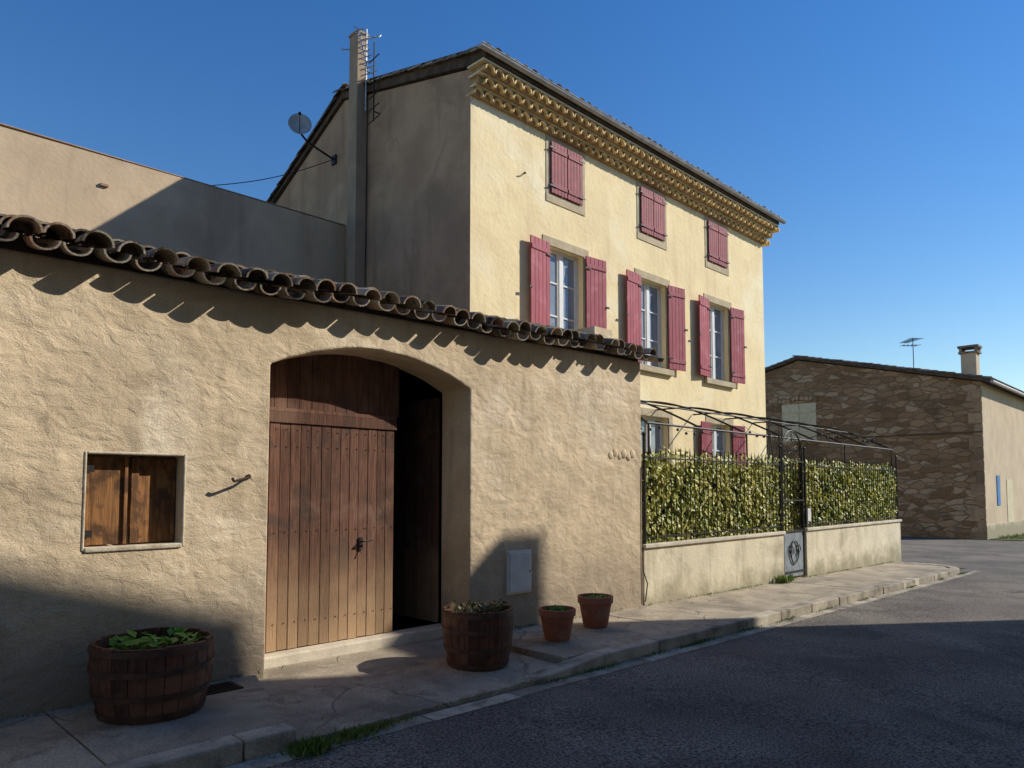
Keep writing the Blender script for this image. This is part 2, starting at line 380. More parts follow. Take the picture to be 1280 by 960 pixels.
mb.box(1.56-t,1.56,5.992,6.03,1.255-t,1.955+t); mb.box(2.255,2.255+t,5.992,6.03,1.255-t,1.955+t)
mb.box(1.56,2.255,5.985,6.09,1.225,1.262); mb.box(1.56,2.255,5.992,6.03,1.955,1.955+t)
mb.make('window_frame_render',M('pale_edging',(.62,.55,.42),(.46,.38,.27),8,.9,.5,20,.01,fine=.15),barn,bevel=.009)
# roof tiles
def barnroof():
    cover=MB(); chan=MB()
    sl=.29; dn=Vector((0,-1,-sl)).normalized(); upn=Vector((0,-sl,1)).normalized(); side=Vector((1,0,0))
    sp=.236; x=-7.9; k=0
    while x<8.62:
        jx=U(-.016,.016); jy=U(-.05,.05); tw=U(-.03,.03); jz=U(-.012,.014)
        for c_ in range(8):
            y=5.80+jy+c_*.36+U(-.025,.025)
            z=ez(x)+.215+(y-5.80)*sl+U(-.008,.008)+jz+.022*math.sin(x*1.9)
            p0=Vector((x+jx,y,z)); p1=p0-dn*.46+Vector((tw,0,-.024))
            s2=(side+Vector((0,tw*1.5,U(-.1,.1)))).normalized()
            cover.tile(p0,p1,s2,upn,.103+U(-.008,.008),.080,t=.016,flip=1,flat=.92)
            p0=Vector((x+sp/2+jx,y-.03+U(-.03,.03),z-.04)); p1=p0-dn*.45+Vector((0,0,-.015))
            chan.tile(p0,p1,s2,upn,.098,.105,t=.016,flip=-1,flat=.80)
        x+=sp
    cover.make('cover_tiles',m_tile,barn,smooth=True); chan.make('channel_tiles',m_tile,barn,smooth=True)
    b=MB(); b.add([(-8,6.03,ez(-8)+.135),(8.6,6.03,ez(8.6)+.125),(8.6,8.9,ez(8.6)+.97),(-8,8.9,ez(-8)+.97),
                   (-8,6.03,ez(-8)+.22),(8.6,6.03,ez(8.6)+.22),(8.6,8.9,ez(8.6)+1.06),(-8,8.9,ez(-8)+1.06)],
                  [(0,3,2,1),(4,5,6,7),(0,1,5,4),(1,2,6,5),(2,3,7,6),(3,0,4,7)])
    b.make('roof_deck',m_tiledark,barn)
barnroof()

mb=MB(); x,z,l=2.80,1.80,.17
mb.ball((x,5.99,z),.02,8,5); mb.path([(x,6,z),(x-.03,5.93,z-.01),(x-l,5.90,z-.045),(x-l-.02,5.89,z-.02)],.011)
mb.make('wall_hook',m_rust)
mb=MB()
for i in range(6): mb.ball((7.90+i*.10,5.998,2.16+U(-.03,.04)),U(.04,.065),7,5,(1,.3,1))
mb.make('stone_relief',m_barn,smooth=True)
e=empty('utility_meter_box')
mb=MB(); mb.box(5.91,6.30,5.97,6.02,.47,.97); mb.make('frame',m_box,e,bevel=.006)
mb=MB(); mb.box(5.935,6.275,5.958,5.969,.495,.945); mb.make('door',m_box,e,bevel=.004)
mb=MB(); mb.tube((6.255,5.957,.72),(6.255,5.95,.72),.01,10); mb.make('lock',m_iron,e)
mb=MB(); mb.path([(8.60,5.99,2.0),(8.605,5.985,1.0),(8.60,5.985,.55),(8.66,5.95,.35),(8.63,5.97,.1)],.008); mb.make('wall_cable',m_iron)

# ------------------------------------------------------------ yellow house
house=empty('yellow_house')
X0,X1=8.0,18.78
mb=MB(); prism(mb,[(9,-.5),(9,8.88),(13.0,9.88),(16.1,8.45),(16.1,-.5)],'x',X0,X1)
body=mb.make('walls',m_facade,house)
CX=[10.48,13.42,16.28]
cutters=MB()
for cx in CX:
    cutters.box(cx-.53,cx+.53,8.5,9.24,4.36,6.28)
for cx in CX: cutters.box(cx-.44,cx+.44,8.5,9.2,7.3,8.26)
cutters.box(12.85,13.99,8.5,9.24,-.1,3.27); cutters.box(15.75,16.81,8.5,9.24,1.35,3.27)
cut(body,cutters.make('c',m_facade))
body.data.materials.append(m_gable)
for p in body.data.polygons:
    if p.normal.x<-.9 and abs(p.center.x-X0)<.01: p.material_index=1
mb=MB()
def frame(x0,x1,z0,z1,w=.15,y=8.985,sill=True):
    mb.box(x0-w,x0,y,9.02,z0,z1); mb.box(x1,x1+w,y,9.02,z0,z1); mb.box(x0-w,x1+w,y,9.02,z1,z1+w*1.1)
    if sill: mb.box(x0-w-.03,x1+w+.03,y-.07,9.1,z0-.13,z0)
for cx in CX:
    frame(cx-.53,cx+.53,4.36,6.28); frame(cx-.46,cx+.46,7.28,8.30,.12,8.988,False)
    mb.box(cx-.58,cx+.58,8.984,9.02,7.12,7.28)
frame(12.85,13.99,0,3.27,sill=False); frame(15.75,16.81,1.35,3.27)
mb.make('window_surrounds',m_trim,house,bevel=.006)
fr=MB(); gl=MB()
def window(x0,x1,z0,z1,y=9.14,rows=3):
    t=.06
    fr.box(x0,x0+t,y,y+.07,z0,z1); fr.box(x1-t,x1,y,y+.07,z0,z1); fr.box(x0+t,x1-t,y,y+.07,z1-t,z1); fr.box(x0+t,x1-t,y,y+.07,z0,z0+t)
    cx=(x0+x1)/2
    fr.box(cx-.05,cx+.05,y-.01,y+.06,z0+t,z1-t)
    for i in range(1,rows):
        z=z0+(z1-z0)*i/rows
        fr.box(x0+t,cx-.05,y+.01,y+.05,z-.015,z+.015); fr.box(cx+.05,x1-t,y+.01,y+.05,z-.015,z+.015)
    for a,b in ((x0+t,cx-.05),(cx+.05,x1-t)):
        fr.box(a,a+.035,y+.005,y+.055,z0+t,z1-t); fr.box(b-.035,b,y+.005,y+.055,z0+t,z1-t)
    gl.box(x0,x1,y+.035,y+.045,z0,z1)
for cx in CX: window(cx-.53,cx+.53,4.36,6.28)
window(12.85,13.99,.0,3.27,rows=4); window(15.75,16.81,1.35,3.27)
fr.make('window_frames',m_white,house,bevel=.004); gl.make('window_panes',m_glass,house)
def shutter(name,hx,sgn,z0,z1,w,ang,mat,y=8.96,rails=(.13,.5,.87)):
    s=MB(); Mx=Matrix.Translation((hx,y,0))@Matrix.Rotation(-sgn*ang,4,'Z')
    n=5; pw=w/n
    for i in range(n):
        a=sgn*pw*i; b=sgn*(pw*(i+1)-.007); s.box(min(a,b),max(a,b),-.03,U(-.003,0),z0,z1,Mx)
    for f in rails:
        z=z0+(z1-z0)*f
        s.box(min(0,sgn*w*.97),max(0,sgn*w*.97),-.045,-.031,z-.04,z+.04,Mx)
    s.make(name,mat,house,bevel=.004)
    h=MB()
    for f in (.13,.87):
        z=z0+(z1-z0)*f
        h.box(min(-sgn*.06,sgn*.12),max(-sgn*.06,sgn*.12),-.052,-.046,z-.015,z+.015,Mx)
    if ang: h.box(min(sgn*(w-.02),sgn*(w+.06)),max(sgn*(w-.02),sgn*(w+.06)),-.05,-.03,(z0+z1)/2-.02,(z0+z1)/2+.02,Mx)
    h.make(name+'_hinges',m_iron,house)
for cx in CX:
    shutter('open_shutter',cx-.54,-1,4.38,6.30,.58,.07+U(0,.06),m_shut,rails=(.1,.9)); shutter('open_shutter',cx+.54,1,4.38,6.30,.58,.07+U(0,.06),m_shut,rails=(.1,.9))
shutter('ground_shutter',15.75,-1,1.38,3.28,.55,.1,m_shutd); shutter('ground_shutter',16.82,1,1.38,3.28,.55,.1,m_shutd)
for cx in CX:
    shutter('closed_shutter',cx-.46,1,7.30,8.30,.455,0,m_shutd,8.98,(.15,.85)); shutter('closed_shutter',cx+.46,-1,7.30,8.30,.455,0,m_shutd,8.98,(.15,.85))
mb=MB(); mb.path([(9.3,9,7.45),(9.3,8.94,7.44),(9.24,8.92,7.43)],.012)
mb.make('wall_bracket',m_rust,house)
# genoise cornice
gt=MB(); gs=MB(); gk=MB(); sd=Vector((1,0,0)); up=Vector((0,0,1)); RH=.155; PR=.135
for i in range(3):
    zb=8.42+RH*i; yf=9-PR*(i+1); x=X0-.03+(.115 if i%2 else 0)
    while x<X1+.02:
        gt.tile(Vector((x+.115,yf+U(-.01,.01),zb)),Vector((x+.115,yf+.25,zb)),sd,up,.108+U(-.004,.004),.10,t=.024,flip=1,flat=1.1); x+=.23
    gs.box(X0-.02-.03*i,X1+.02+.06*i,yf-.006,9.001+.001*i,zb+.122,zb+.152)
    gk.box(X0+.001,X1-.001,yf+.07,9.0-.0005*i,zb-.002,zb+.121)  # backing behind the tiles, coloured darker so the hollows look shaded
gt.make('genoise_tiles',m_genoise,house,smooth=True); gs.make('genoise_courses',m_gslab,house); gk.make('genoise_shaded_mortar',m_gback,house)
# gutter
GY=8.50
gm=MB(); n=8; vs=[]
for X in (X0-.25,X1+.3):
    for i in range(n+1):
        a=math.pi+math.pi*i/n; vs.append((X,GY+.06*math.cos(a),9.0+.06*math.sin(a)))
    for i in range(n+1):
        a=math.pi+math.pi*i/n; vs.append((X,GY+.053*math.cos(a),9.0+.053*math.sin(a)))
k=n+1
gm.add(vs,[(i,i+1,2*k+i+1,2*k+i) for i in range(n)]+[(k+i,3*k+i,3*k+i+1,k+i+1) for i in range(n)]+[tuple(range(n+1)),tuple(range(2*k,2*k+n+1))]+[(0,2*k,3*k,k),(n,k+n,3*k+n,2*k+n)])
gm.tube((X0-.25,GY-.063,9.005),(X1+.3,GY-.063,9.005),.009)
gm.make('gutter',m_zinc,house,smooth=True)
rf=MB()
def corr(y0,z0,y1,z1):
    nx=int((X1-X0+.3)/.05); vs=[];fs=[]
    for i in range(nx+1):
        x=X0-.12+i*.05; h=.05*abs(math.sin(x*math.pi/.22))
        vs+=[(x,y0,z0+h),(x,y1,z1+h)]
    for i in range(nx): fs.append((2*i,2*i+2,2*i+3,2*i+1))
    rf.add(vs,fs)
corr(8.56,9.03,13,10.10); corr(16.35,8.5,13,10.10)
rf.make('roof_covering',m_tile,house)
rk=MB()
def rake(xx,y0,z0,y1,z1):
    a=Vector((xx,y0,z0)); b=Vector((xx,y1,z1)); d=(b-a); L_=d.length; d.normalize(); upv=d.cross(Vector((1,0,0))); 
    if upv.z<0: upv=-upv
    t=0
    while t<L_-.1:
        p=a+d*t+Vector((U(-.012,.012),0,U(-.01,.012))); rk.tile(p,p+d*.42-upv*.02,Vector((1,0,0)),upv,.10,.085)
        t+=.34
for xx in (X0-.05,X1+.1):
    rake(xx,8.56,9.0,13.0,10.06); rake(xx,16.3,8.52,13.0,10.06)
x=X0-.05
while x<X1+.1:
    rk.tile(Vector((x,8.50+U(-.02,.02),9.03)),Vector((x,8.95,9.13)),Vector((1,0,0)),Vector((0,-.26,1)).normalized(),.095,.085,flat=.7); x+=.22
rk.make('verge_tiles',m_tile,house,smooth=True)
rb=MB(); 
prism(rb,[(8.56,8.995),(13,10.03),(16.3,8.5),(16.3,8.44),(13,9.90),(9.0,8.92),(8.56,8.895)],'x',X0-.06,X1+.12)
rb.make('roof_deck',m_tiledark,house); 
# flue
fl=empty('chimney_flue')
mb=MB(); mb.box(7.72,7.96,12.10,12.40,3,10.85); mb.make('shaft',m_flue,fl,bevel=.01)
mb=MB(); mb.box(7.70,7.98,12.08,12.42,10.852,10.90); mb.make('cap',m_flue,fl,bevel=.01)
an=empty('tv_antenna')
mb=MB()
mb.tube((7.85,11.98,9.2),(7.85,11.98,10.9),.018); mb.tube((7.85,12.1,9.4),(7.85,11.96,9.4),.012); mb.tube((7.85,12.1,9.9),(7.85,11.96,9.9),.012)
def yagi(p,d,up,L_,n,el,r=.008):
    p=Vector(p); d=Vector(d).normalized(); up=Vector(up).normalized()
    mb.tube(p-d*L_*.3,p+d*L_*.7,r*1.3)
    for i in range(n):
        q=p+d*(L_*(-.28+i*.96/(n-1))); l=el*(1-.35*i/n); mb.tube(q-up*l,q+up*l,r,5)
yagi((7.80,11.92,10.2),(-.12,.22,1),(.7,-.7,.35),1.0,9,.17,.011)
yagi((7.76,11.88,10.2),(-.12,.22,1),(.7,-.7,-.45),1.0,9,.15,.009)
yagi((7.85,11.98,10.7),(.25,-.8,-.1),(.5,.3,.6),.5,4,.12,.010)
yagi((7.85,12.25,10.6),(-.8,.8,0),(0,0,1),.5,4,.07)
mb.make('masts_and_elements',m_ali,an)
mb=MB()
mb.tube((7.85,11.7,8.9),(7.85,11.7,10.5),.016); mb.tube((7.95,11.7,9.8),(7.85,11.7,9.8),.012); mb.tube((8.0,11.7,9.1),(7.85,11.7,9.1),.012)
for z in (8.95,9.2,9.45,10.2): mb.tube((7.85,11.52,z),(7.85,11.88,z-.05),.012)
mb.make('small_mast',m_iron,an)
# satellite dish
sd_=empty('satellite_dish')
mb=MB(); c0=Vector((7.17,13.36,9.16)); dirv=Vector((-.45,-.8,.22)).normalized(); q=dirv.to_track_quat('Z','Y')
vs=[];fs=[];n=24;rg=5
for k in range(rg+1):
    r=.235*k/rg
    for i in range(n):
        a=2*math.pi*i/n; vs.append(c0+q@Vector((r*math.cos(a),r*1.08*math.sin(a),r*r*1.1)))
for k in range(rg):
    for i in range(n):
        j=(i+1)%n; fs.append((k*n+i,k*n+j,(k+1)*n+j,(k+1)*n+i))
mb.add(vs,fs); o=mb.make('reflector',m_dish,sd_,smooth=True)
so=o.modifiers.new('s','SOLIDIFY'); so.thickness=.012
mb=MB(); mb.path([(8,13.36,8.70),(7.7,13.36,8.78),(7.35,13.36,8.88),(7.22,13.38,9.0),(7.19,13.4,9.16)],.022)
mb.tube(c0+q@Vector((0,-.22,.05)),c0+q@Vector((0,-.02,.36)),.008); mb.ball(c0+q@Vector((0,-.02,.38)),.035)
mb.box(7.96,8.0,13.28,13.44,8.6,8.8); mb.make('bracket_and_arm',m_iron,sd_)
mb=MB(); pts=[]
for i in range(13):
    t=i/12; pts.append((7.95-2.9*t,13.36-.3*t,8.7-1.55*t-.12*math.sin(math.pi*t)))
mb.path(pts,.008,4); mb.make('overhead_cable',m_iron)

# ------------------------------------------------------------ neighbouring building behind the barn
nb=empty('neighbouring_building')
mb=MB(); prism(mb,[(-12,-.3),(7.99,-.3),(7.99,7.14),(5,7.15),(2,7.12),(-12,7.10)],'y',12.9,22)
mb.make('walls',m_neigh,nb)
mb=MB(); mb.box(-12,7.98,12.89,13.2,7.152,7.172); mb.make('parapet_coping',m_gable,nb,bevel=.006)
mb=MB(); mb.box(3.4,3.52,12.86,12.9,6.62,6.66); mb.make('wall_anchor',m_gable,nb)
# ------------------------------------------------------------ garden wall, fence, ivy, gate
mb=MB()
def lw(x0,x1,top):
    mb.add([(x0,6.0,g(x0)-.3),(x1,6.0,g(x1)-.3),(x1,6.22,g(x1)-.3),(x0,6.22,g(x0)-.3),(x0,6.0,top),(x1,6.0,top),(x1,6.22,top),(x0,6.22,top)],
       [(0,3,2,1),(4,5,6,7),(0,1,5,4),(1,2,6,5),(2,3,7,6),(3,0,4,7)])
lw(8.65,13.15,.84); lw(14.15,19.75,.86); 
mb.box(19.53,19.75,6.225,12,-.6,.86)
mb.make('garden_wall',m_lowwall,bevel=.012)
mb=MB(); mb.box(8.65,13.17,5.965,6.25,.842,.90); mb.box(14.13,19.78,5.965,6.25,.862,.92); mb.box(19.5,19.78,6.255,12,.862,.92)
mb.make('wall_coping',m_cap,bevel=.012)
fe=empty('iron_fence'); mb=MB()
def railing(x0,x1,zb):
    x=x0
    while x<=x1:
        mb.tube((x,6.03,zb),(x,6.03,2.2),.008,5); mb.tube((x,6.03,2.2),(x,6.03,2.33),.015,4,.001)
        x+=.135
    for z in (zb+.08,2.13): mb.box(x0-.03,x1+.03,6.022,6.038,z,z+.02)
railing(8.75,13.1,.9); railing(14.25,19.65,.9)
y=6.1
while y<9.5: mb.tube((19.64,y,.9),(19.64,y,2.28),.008,5); y+=.125
mb.box(19.63,19.65,6.1,9.5,2.1,2.125)
for x in (8.72,13.12,14.2,19.66): mb.tube((x,6.03,.85),(x,6.03,2.45),.022,8); mb.ball((x,6.03,2.48),.035)
mb.make('railings',m_iron,fe)
iv=empty('ivy_hedge'); mb=MB()
def ivy(x0,x1,y0,y1,z0,z1,n,bias=Vector((.35,-1,.1))):
    for _ in range(n):
        x=U(x0,x1); zt=z1+.04*math.sin(x*3.1)+.04*math.sin(x*7.7)
        u=R(); y=y0+(y1-y0)*u*u
        z=U(z0,zt)
        dens=math.sin(x*9.3+1+2*math.sin(z*3))*math.sin(z*10.1+x*2)+.5*math.sin(x*21+z*13)
        if dens<-.4 and R()<.68: continue
        nrm=(bias*1.0+Vector((U(-.7,.7),U(-.6,.4),U(-.4,.8)))).normalized()
        d=Vector((U(-1,1),U(-.3,.3),U(-1,.4))); l=U(.06,.11)
        mb.leaf(Vector((x,y,z)),d,nrm,l,l*U(.75,1.0))
ivy(8.7,13.15,6.05,6.28,.90,2.14,8200); ivy(14.15,19.62,6.05,6.28,.93,2.16,9200)
ivy(13.15,14.15,6.16,6.4,.75,2.1,1300)
for _ in range(500):
    x=U(8.7,19.6); mb.leaf(Vector((x,U(6.0,6.25),2.15+abs(random.gauss(0,.05)))),Vector((U(-1,1),U(-.5,.5),U(0,1))),Vector((0,-1,.4)),.07,.06)
mb.make('leaves',m_ivy,iv)
mb=MB(); mb.box(8.7,13.1,6.33,6.37,.95,2.0); mb.box(14.2,19.5,6.33,6.37,.95,2.02)  # added dark sheets behind the leaves, imitating shade in the gaps
for i in range(60):
    x=U(8.8,19.5); mb.path([(x,6.3,.95),(x+U(-.2,.2),6.25,1.5),(x+U(-.3,.3),6.28,2.1)],.008,4)
mb.make('stems_and_shade_backing',M('ivy_shade_core',(.05,.065,.02),(.025,.038,.01),8,.95,.8,20,.03),iv)
gt_=empty('garden_gate'); mb=MB(); mb.box(13.22,14.08,6.04,6.06,.02,.86); mb.make('lower_panel',m_gp,gt_)
mb=MB()
for x in (13.2,14.1): mb.tube((x,6.04,0),(x,6.04,2.35),.022,8)
x=13.3
while x<14.05: mb.tube((x,6.03,.86),(x,6.03,2.2),.009,5); x+=.125
mb.box(13.2,14.1,6.02,6.035,.86,.89); mb.box(13.2,14.1,6.02,6.035,1.45,1.475); mb.box(13.2,14.1,6.02,6.035,2.2,2.225); mb.box(13.2,14.1,6.02,6.035,.1,.13)
arc=[(13.65+.45*math.cos(math.pi*i/14),6.04,2.35+.45*math.sin(math.pi*i/14)) for i in range(15)]; mb.path(arc,.016)
arc=[(13.65+.38*math.cos(math.pi*i/14),6.04,2.28+.38*math.sin(math.pi*i/14)) for i in range(15)]; mb.path(arc,.009)
for sx in (-1,1):
    sp_=[(13.65+sx*(.16+.10*(1-i/20)*math.cos(i*.55)),6.03,2.42+.10*(1-i/20)*math.sin(i*.55)) for i in range(20)]; mb.path(sp_,.007,5)
    sp_=[(13.65+sx*(.15+.12*(1-i/20)*math.cos(i*.5)),6.02,.5+.14*(1-i/20)*math.sin(i*.5)) for i in range(20)]; mb.path(sp_,.009,5)
ring=[(13.65+.17*math.cos(i*math.pi/8),6.02,.48+.22*math.sin(i*math.pi/8)) for i in range(17)]; mb.path(ring,.012)
mb.tube((13.65,6.04,2.6),(13.65,6.04,2.95),.012,5,.001)
for x in (12.6,13.0): mb.path([(x,6.04,2.3),(x+.12,6.04,2.75),(x+.24,6.04,2.3)],.008); mb.tube((x+.12,6.04,2.3),(x+.12,6.04,2.85),.008)
mb.make('ironwork',m_iron,gt_)
mb=MB(); mb.box(14.2,14.34,5.98,6.015,1.05,1.3); mb.make('letter_plate',m_box,gt_)
# pergola
pg=empty('metal_pergola'); mb=MB(); bulbs=MB()
prof=[]
for i in range(15):
    t=i/14; y=6.1+2.88*t; z=2.66+.74*math.sin(min(1,t*1.25)*math.pi/2)+.02*t
    prof.append((y,z))
x=8.95
while x<19.7:
    mb.path([(x,y,z) for y,z in prof],.018,5); x+=1.51
mb.path([(8.9,6.1,2.66),(19.6,6.1,2.66)],.018); 
for idx in (5,10): 
    y,z=prof[idx]; mb.path([(8.9,y,z),(19.6,y,z)],.014)
for x in (8.95,11.97,14.15,16.5,19.55): mb.tube((x,6.1,.9),(x,6.1,2.66),.016)
mb.tube((19.55,8.9,-.2),(19.55,8.9,3.34),.016)
mb.path([(19.6,6.1+2.9*i/12,2.66+.5*math.sin(math.pi*i/12)) for i in range(13)],.012)
for k in range(6):
    xa=8.95+k*1.7; pts=[]
    for i in range(11):
        t=i/10; pts.append((xa+1.6*t,7.12+.9*math.sin(k),3.02-.16*math.sin(math.pi*t)))
    mb.path(pts,.004,3)
    for i in (2,4,6,8): p=pts[i]; bulbs.ball((p[0],p[1],p[2]-.05),.032,6,4); 
mb.make('frame',m_iron,pg); bulbs.make('string_bulbs',m_iron,pg)

# ------------------------------------------------------------ stone house
sh=empty('stone_house'); XS=35.2; YS=7.42
mb=MB(); prism(mb,[(YS,-1),(YS,6.15),(15.1,8.0),(22.8,6.15),(22.8,-1)],'x',XS,XS+14)
o=mb.make('walls',m_stonehouse,sh); o.data.materials.append(m_beige); fixn(o)
for p in o.data.polygons:
    if p.normal.y<-.9: p.material_index=1
mb=MB()
prism(mb,[(YS-.35,6.10),(15.1,8.05),(23.1,6.1),(23.1,6.24),(15.1,8.2),(YS-.35,6.25)],'x',XS-.15,XS+14.2); mb.make('roof_deck',m_tiledark,sh)
rk=MB(); rake(XS-.05,YS-.4,6.26,15.1,8.2); rake(XS-.05,23.1,6.26,15.1,8.2)
for i in range(58):
    x=XS+i*.24; rk.tile(Vector((x,YS-.42,6.2)),Vector((x,YS+1.2,6.6)),Vector((1,0,0)),Vector((0,-.24,1)).normalized(),.11,.1)
rk.make('roof_tiles',m_tile,sh,smooth=True)
mb=MB(); mb.tube((XS-.1,YS-.42,6.12),(XS+14,YS-.42,6.12),.07,8); mb.make('gutter',m_zinc,sh)
mb=MB(); mb.box(XS-.05,XS+.02,14.3,15.13,4.0,5.85); mb.box(XS-.05,XS+.02,15.15,16.0,4.0,5.85)
for z in (4.3,5.4): mb.box(XS-.08,XS-.051,14.32,15.98,z,z+.1)
mb.make('loft_shutters',m_cream,sh,bevel=.005)
mb=MB()
for i in range(9): 
    y=14.2+i*.225; mb.box(XS-.06,XS+.05,y+.01,y+.21,5.86+.16*math.sin(math.pi*(i+.5)/9),6.1+.18*math.sin(math.pi*(i+.5)/9))
mb.box(XS-.07,XS+.05,14.1,16.1,3.86,3.99)
mb.make('loft_arch_stones',m_stonehouse,sh,bevel=.01)
mb=MB(); mb.box(XS-.04,XS+.05,YS+.01,13.5,4.02,4.08); mb.make('string_course',m_tiledark,sh)
mb=MB()
for k in range(13):
    l=.3 if k%2 else .5; z=-.6+k*.5; mb.box(XS-.012,XS+.1,YS+.0,YS+l,z,z+.47)
mb.make('quoins',M('quoin_stone',(.36,.25,.15),(.27,.18,.11),3,.95,.5,12,.02,island=.25),sh,bevel=.02)
mb=MB(); mb.box(37.3,37.85,YS-.03,YS+.01,.95,2.25); mb.make('notice_board',m_blue,sh)
mb=MB(); mb.box(39.2,40.4,YS-.02,YS+.02,-.3,2.1); mb.make('side_door',m_cream,sh)
mb=MB(); mb.box(35.21,49,YS-.03,YS,-1,.15); mb.make('plinth',m_lowwall,sh)
mb=MB(); mb.box(37.3,37.9,8.0,8.6,6.0,7.75); mb.make('chimney_stack',m_beige,sh,bevel=.01)
mb=MB(); mb.box(37.22,37.98,7.92,8.68,7.75,7.83); 
for a in (37.25,37.6,37.87): mb.box(a,a+.1,7.95,8.05,7.83,8.0); mb.box(a,a+.1,8.55,8.65,7.83,8.0)
mb.box(37.2,38.0,7.9,8.7,8.0,8.1); mb.make('chimney_cap',m_tile,sh)
mb=MB(); mb.tube((40,11.3,7),(40,11.3,9.3),.02)
yagi((40,11.3,9.2),(.7,.7,0),(.7,-.7,0),1.2,8,.35,.012); yagi((40,11.3,8.9),(-.7,.7,0),(.7,.7,0),.8,5,.3,.012); mb.make('roof_aerial',m_iron,sh)

# ------------------------------------------------------------ house across the street (casts the foreground shade)
op=empty('opposite_house')
mb=MB(); prism(mb,[(-14,-.5),(-14,11.15),(13.7,10.98),(15.55,10.38),(15.75,9.35),(17.95,9.3),(18.3,10.2),(18.6,10.95),(19.3,10.95),(19.3,-.5)],'y',-9,-2.5)
mb.make('walls',m_beige,op)

# ------------------------------------------------------------ planters
def barrel(cx,cy,z0,rt,h,kind):
    e=empty('wooden_barrel_planter'); mb=MB(); n=22
    prof=[(0,rt*.83),(.25,rt*.92),(.5,rt*.98),(.75,rt*1.0),(1,rt*.985)]
    for i in range(n):
        a0=2*math.pi*i/n+.006; a1=2*math.pi*(i+1)/n-.006; vs=[]
        rj=U(-.002,.002); hj=U(-.008,.008)
        for t,r in prof:
            for rr in (r+rj,r-.025):
                for a in (a0,(a0+a1)/2,a1): vs.append((cx+rr*math.cos(a),cy+rr*math.sin(a),z0+h*t+(hj if t==1 else 0)))
        fs=[]
        for k in range(4):
            o=k*6; fs+=[(o,o+1,o+7,o+6),(o+1,o+2,o+8,o+7),(o+3,o+9,o+10,o+4),(o+4,o+10,o+11,o+5),(o,o+6,o+9,o+3),(o+2,o+5,o+11,o+8)]
        fs+=[(0,3,4,1),(1,4,5,2),(24,25,28,27),(25,26,29,28)]
        mb.add(vs,fs)
    mb.make('staves',m_barrel,e)
    mb=MB()
    def rad(t):
        t=max(0,min(1,t))
        for (a,ra),(b,rb_) in zip(prof,prof[1:]):
            if a<=t<=b: return ra+(rb_-ra)*(t-a)/(b-a)
    for t in (.06,.33,.66,.93):
        w=.04/h
        mb.lathe(cx,cy,[(rad(t-w/2)-.004,z0+h*(t-w/2)),(rad(t-w/2)+.011,z0+h*(t-w/2)),(rad(t+w/2)+.011,z0+h*(t+w/2)),(rad(t+w/2)-.004,z0+h*(t+w/2))],48)
    mb.make('hoops',m_hoop,e,smooth=True)
    mb=MB(); mb.lathe(cx,cy,[(rt*.95,z0+h*.84),(rt*.5,z0+h*.86),(.001,z0+h*.87)],24); mb.make('soil',m_soil,e)
    mb=MB()
    if kind==0:
        for _ in range(100):
            a=U(0,6.28); r=rt*.75*math.sqrt(R()); p=Vector((cx+r*math.cos(a),cy+r*math.sin(a),z0+h*.86+U(.0,.07)))
            l=U(.06,.13); mb.leaf(p,Vector((U(-1,1),U(-1,1),U(-.2,.5))),Vector((U(-.4,.4),U(-.4,.4),1)),l,l*.65)
        mb.make('leafy_plants',m_plant,e)
    else:
        for _ in range(160):
            a=U(0,6.28); r=rt*.8*math.sqrt(R()); p=Vector((cx+r*math.cos(a),cy+r*math.sin(a),z0+h*.85))
            d=Vector((U(-.6,.6),U(-.6,.6),1)); l=U(.05,.15); mb.tube(p,p+d*l*.8,.002,3); mb.leaf(p+d*l*.7,Vector((U(-1,1),U(-1,1),U(0,1))),Vector((0,0,1)),.05,.03)
        mb.make('sparse_shoots',m_dry,e)
barrel(1.90,5.52,.128,.40,.50,0)
barrel(4.72,5.18,.03,.335,.53,1)
def pot(cx,cy,z0,rt,h,tw):
    e=empty('terracotta_pot'); mb=MB()
    mb.lathe(cx,cy,[(.001,z0),(rt*.66,z0),(rt*.70,z0+.02),(rt*.90,z0+h*.72),(rt*.93,z0+h*.76),(rt*1.0,z0+h*.78),(rt*1.01,z0+h*.98),(rt*.98,z0+h),(rt*.90,z0+h),(rt*.88,z0+h*.86)],40)
    mb.make('shell',m_terra,e,smooth=True)
    mb=MB(); mb.lathe(cx,cy,[(rt*.89,z0+h*.88),(.001,z0+h*.90)],24); mb.make('soil',m_soil,e)
    mb=MB()
    for _ in range(tw):
        a=U(0,6.28); r=rt*.7*R(); p=Vector((cx+r*math.cos(a),cy+r*math.sin(a),z0+h*.88)); mb.leaf(p,Vector((U(-1,1),U(-1,1),U(.2,1))),Vector((0,0,1)),U(.04,.09),.03)
    mb.make('seedlings',m_plant,e)
pot(5.94,5.25,.075,.20,.33,60); pot(6.85,5.45,.065,.21,.36,40)
# weeds
mb=MB()
def tuft(cx,cy,z,rx,ry,n,h):
    for _ in range(n):
        x=cx+random.gauss(0,rx); y=cy+random.gauss(0,ry); a=U(0,6.28); l=U(.4,1)*h
        mb.leaf(Vector((x,y,z)),Vector((math.cos(a)*U(.2,1),math.sin(a)*U(.2,1),1)),Vector((math.cos(a+1),math.sin(a+1),.3)),l,l*.3)
tuft(2.48,4.33,0,.07,.06,520,.08); tuft(2.85,4.36,0,.13,.04,500,.06); tuft(3.1,4.38,0,.12,.02,160,.05); tuft(2.5,4.60,.0,.04,.12,160,.05)
for x,n in ((5.0,60),(5.6,120),(6.5,60),(7.4,220),(8.6,70),(9.7,60),(11,50),(12.6,60),(15,60),(17,60),(18.6,160)):
    tuft(x,4.41,g(x)+.0,.18,.015,n,.05)
for x in (3.9,4.6): tuft(x,4.44,.01,.15,.015,50,.03)
x=-1
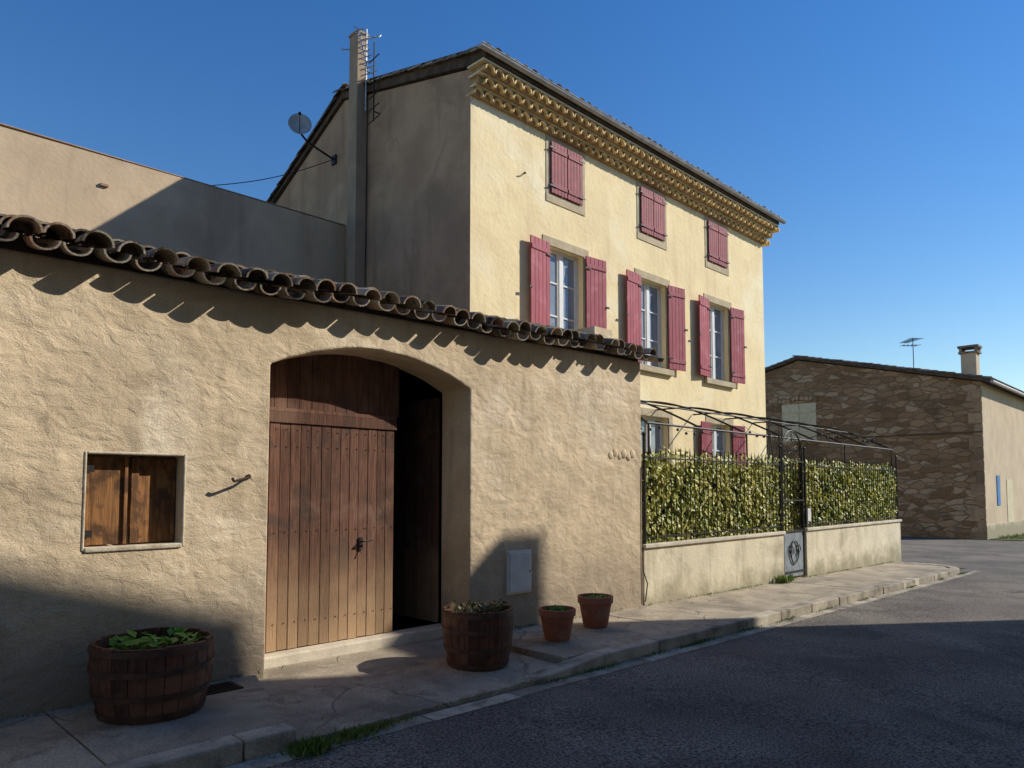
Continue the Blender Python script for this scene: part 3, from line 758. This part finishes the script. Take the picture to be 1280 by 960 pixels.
while x<19:
    if not 2.9<x<5.4: tuft(x,5.97,g(x)+.125,.15,.012,int(U(0,26)),.05)
    x+=.35
tuft(12.9,5.9,g(13)+.12,.12,.04,200,.18)
mb.make('weeds',m_grass)
mb=MB()
for _ in range(2600):
    x=U(36,60); y=U(5.2,7.3); l=U(.06,.2); mb.leaf(Vector((x,y,g(x)-.01)),Vector((U(-.5,.5),U(-.5,.5),1)),Vector((U(-1,1),-1,0)),l,l*.25)
mb.make('verge_grass',m_grass)
sheet('grass_verge',5.0,7.39,35.4,80,.012,m_ground)
mb=MB()
for _ in range(700):
    x=U(1.5,14); y=4.25-abs(random.gauss(0,.6)); mb.ball((x,y,g(x)+.003),U(.003,.009),5,3,(1,1.2,.6))
mb.make('gravel_grit',m_kerb)
mb=MB()
for _ in range(160):
    x=U(0,16); y=U(4.2,5.95) if R()<.5 else U(4.25,4.45); z=(g(x)+.13 if y>4.62 and not 2.45<x<5.35 else g(x)+(.075 if y>4.45 else .008))
    mb.leaf(Vector((x,y,z+.004)),Vector((U(-1,1),U(-1,1),.15)),Vector((0,0,1)),U(.02,.05),.02)
mb.make('fallen_leaves',m_dry)

# ------------------------------------------------------------ light, world, camera
sv=Vector((1.5,-1.0,1.15)).normalized()
ld=bpy.data.lights.new('sun','SUN'); ld.energy=5.0; ld.angle=math.radians(.5); ld.color=(1,.93,.82)
lo=bpy.data.objects.new('sun',ld); COL.objects.link(lo); lo.rotation_euler=sv.to_track_quat('Z','Y').to_euler()
w=bpy.data.worlds.new('World'); scene.world=w; w.use_nodes=True; N=w.node_tree.nodes; L=w.node_tree.links
bg=N['Background']; bg.inputs['Strength'].default_value=.13
sk=N.new('ShaderNodeTexSky'); sk.sky_type='NISHITA'; sk.sun_disc=False
sk.sun_elevation=math.asin(sv.z); sk.sun_rotation=math.atan2(sv.x,sv.y)
sk.air_density=1.35; sk.dust_density=.0; sk.ozone_density=3.5
hs=N.new('ShaderNodeHueSaturation'); hs.inputs['Saturation'].default_value=1.33; hs.inputs['Value'].default_value=1.0; hs.inputs['Hue'].default_value=.512
L.new(sk.outputs[0],hs.inputs['Color']); L.new(hs.outputs[0],bg.inputs['Color'])
cd=bpy.data.cameras.new('camera'); co=bpy.data.objects.new('camera',cd); COL.objects.link(co)
co.location=(0,0,1.7); co.rotation_euler=(math.radians(90)+.06,0,math.radians(-45))
cd.sensor_width=36; cd.lens=905/1280*36; cd.shift_y=.0591; cd.clip_end=2000; cd.clip_start=.05
scene.camera=co
scene.view_settings.view_transform='Standard'; scene.view_settings.look='None'; scene.view_settings.exposure=0
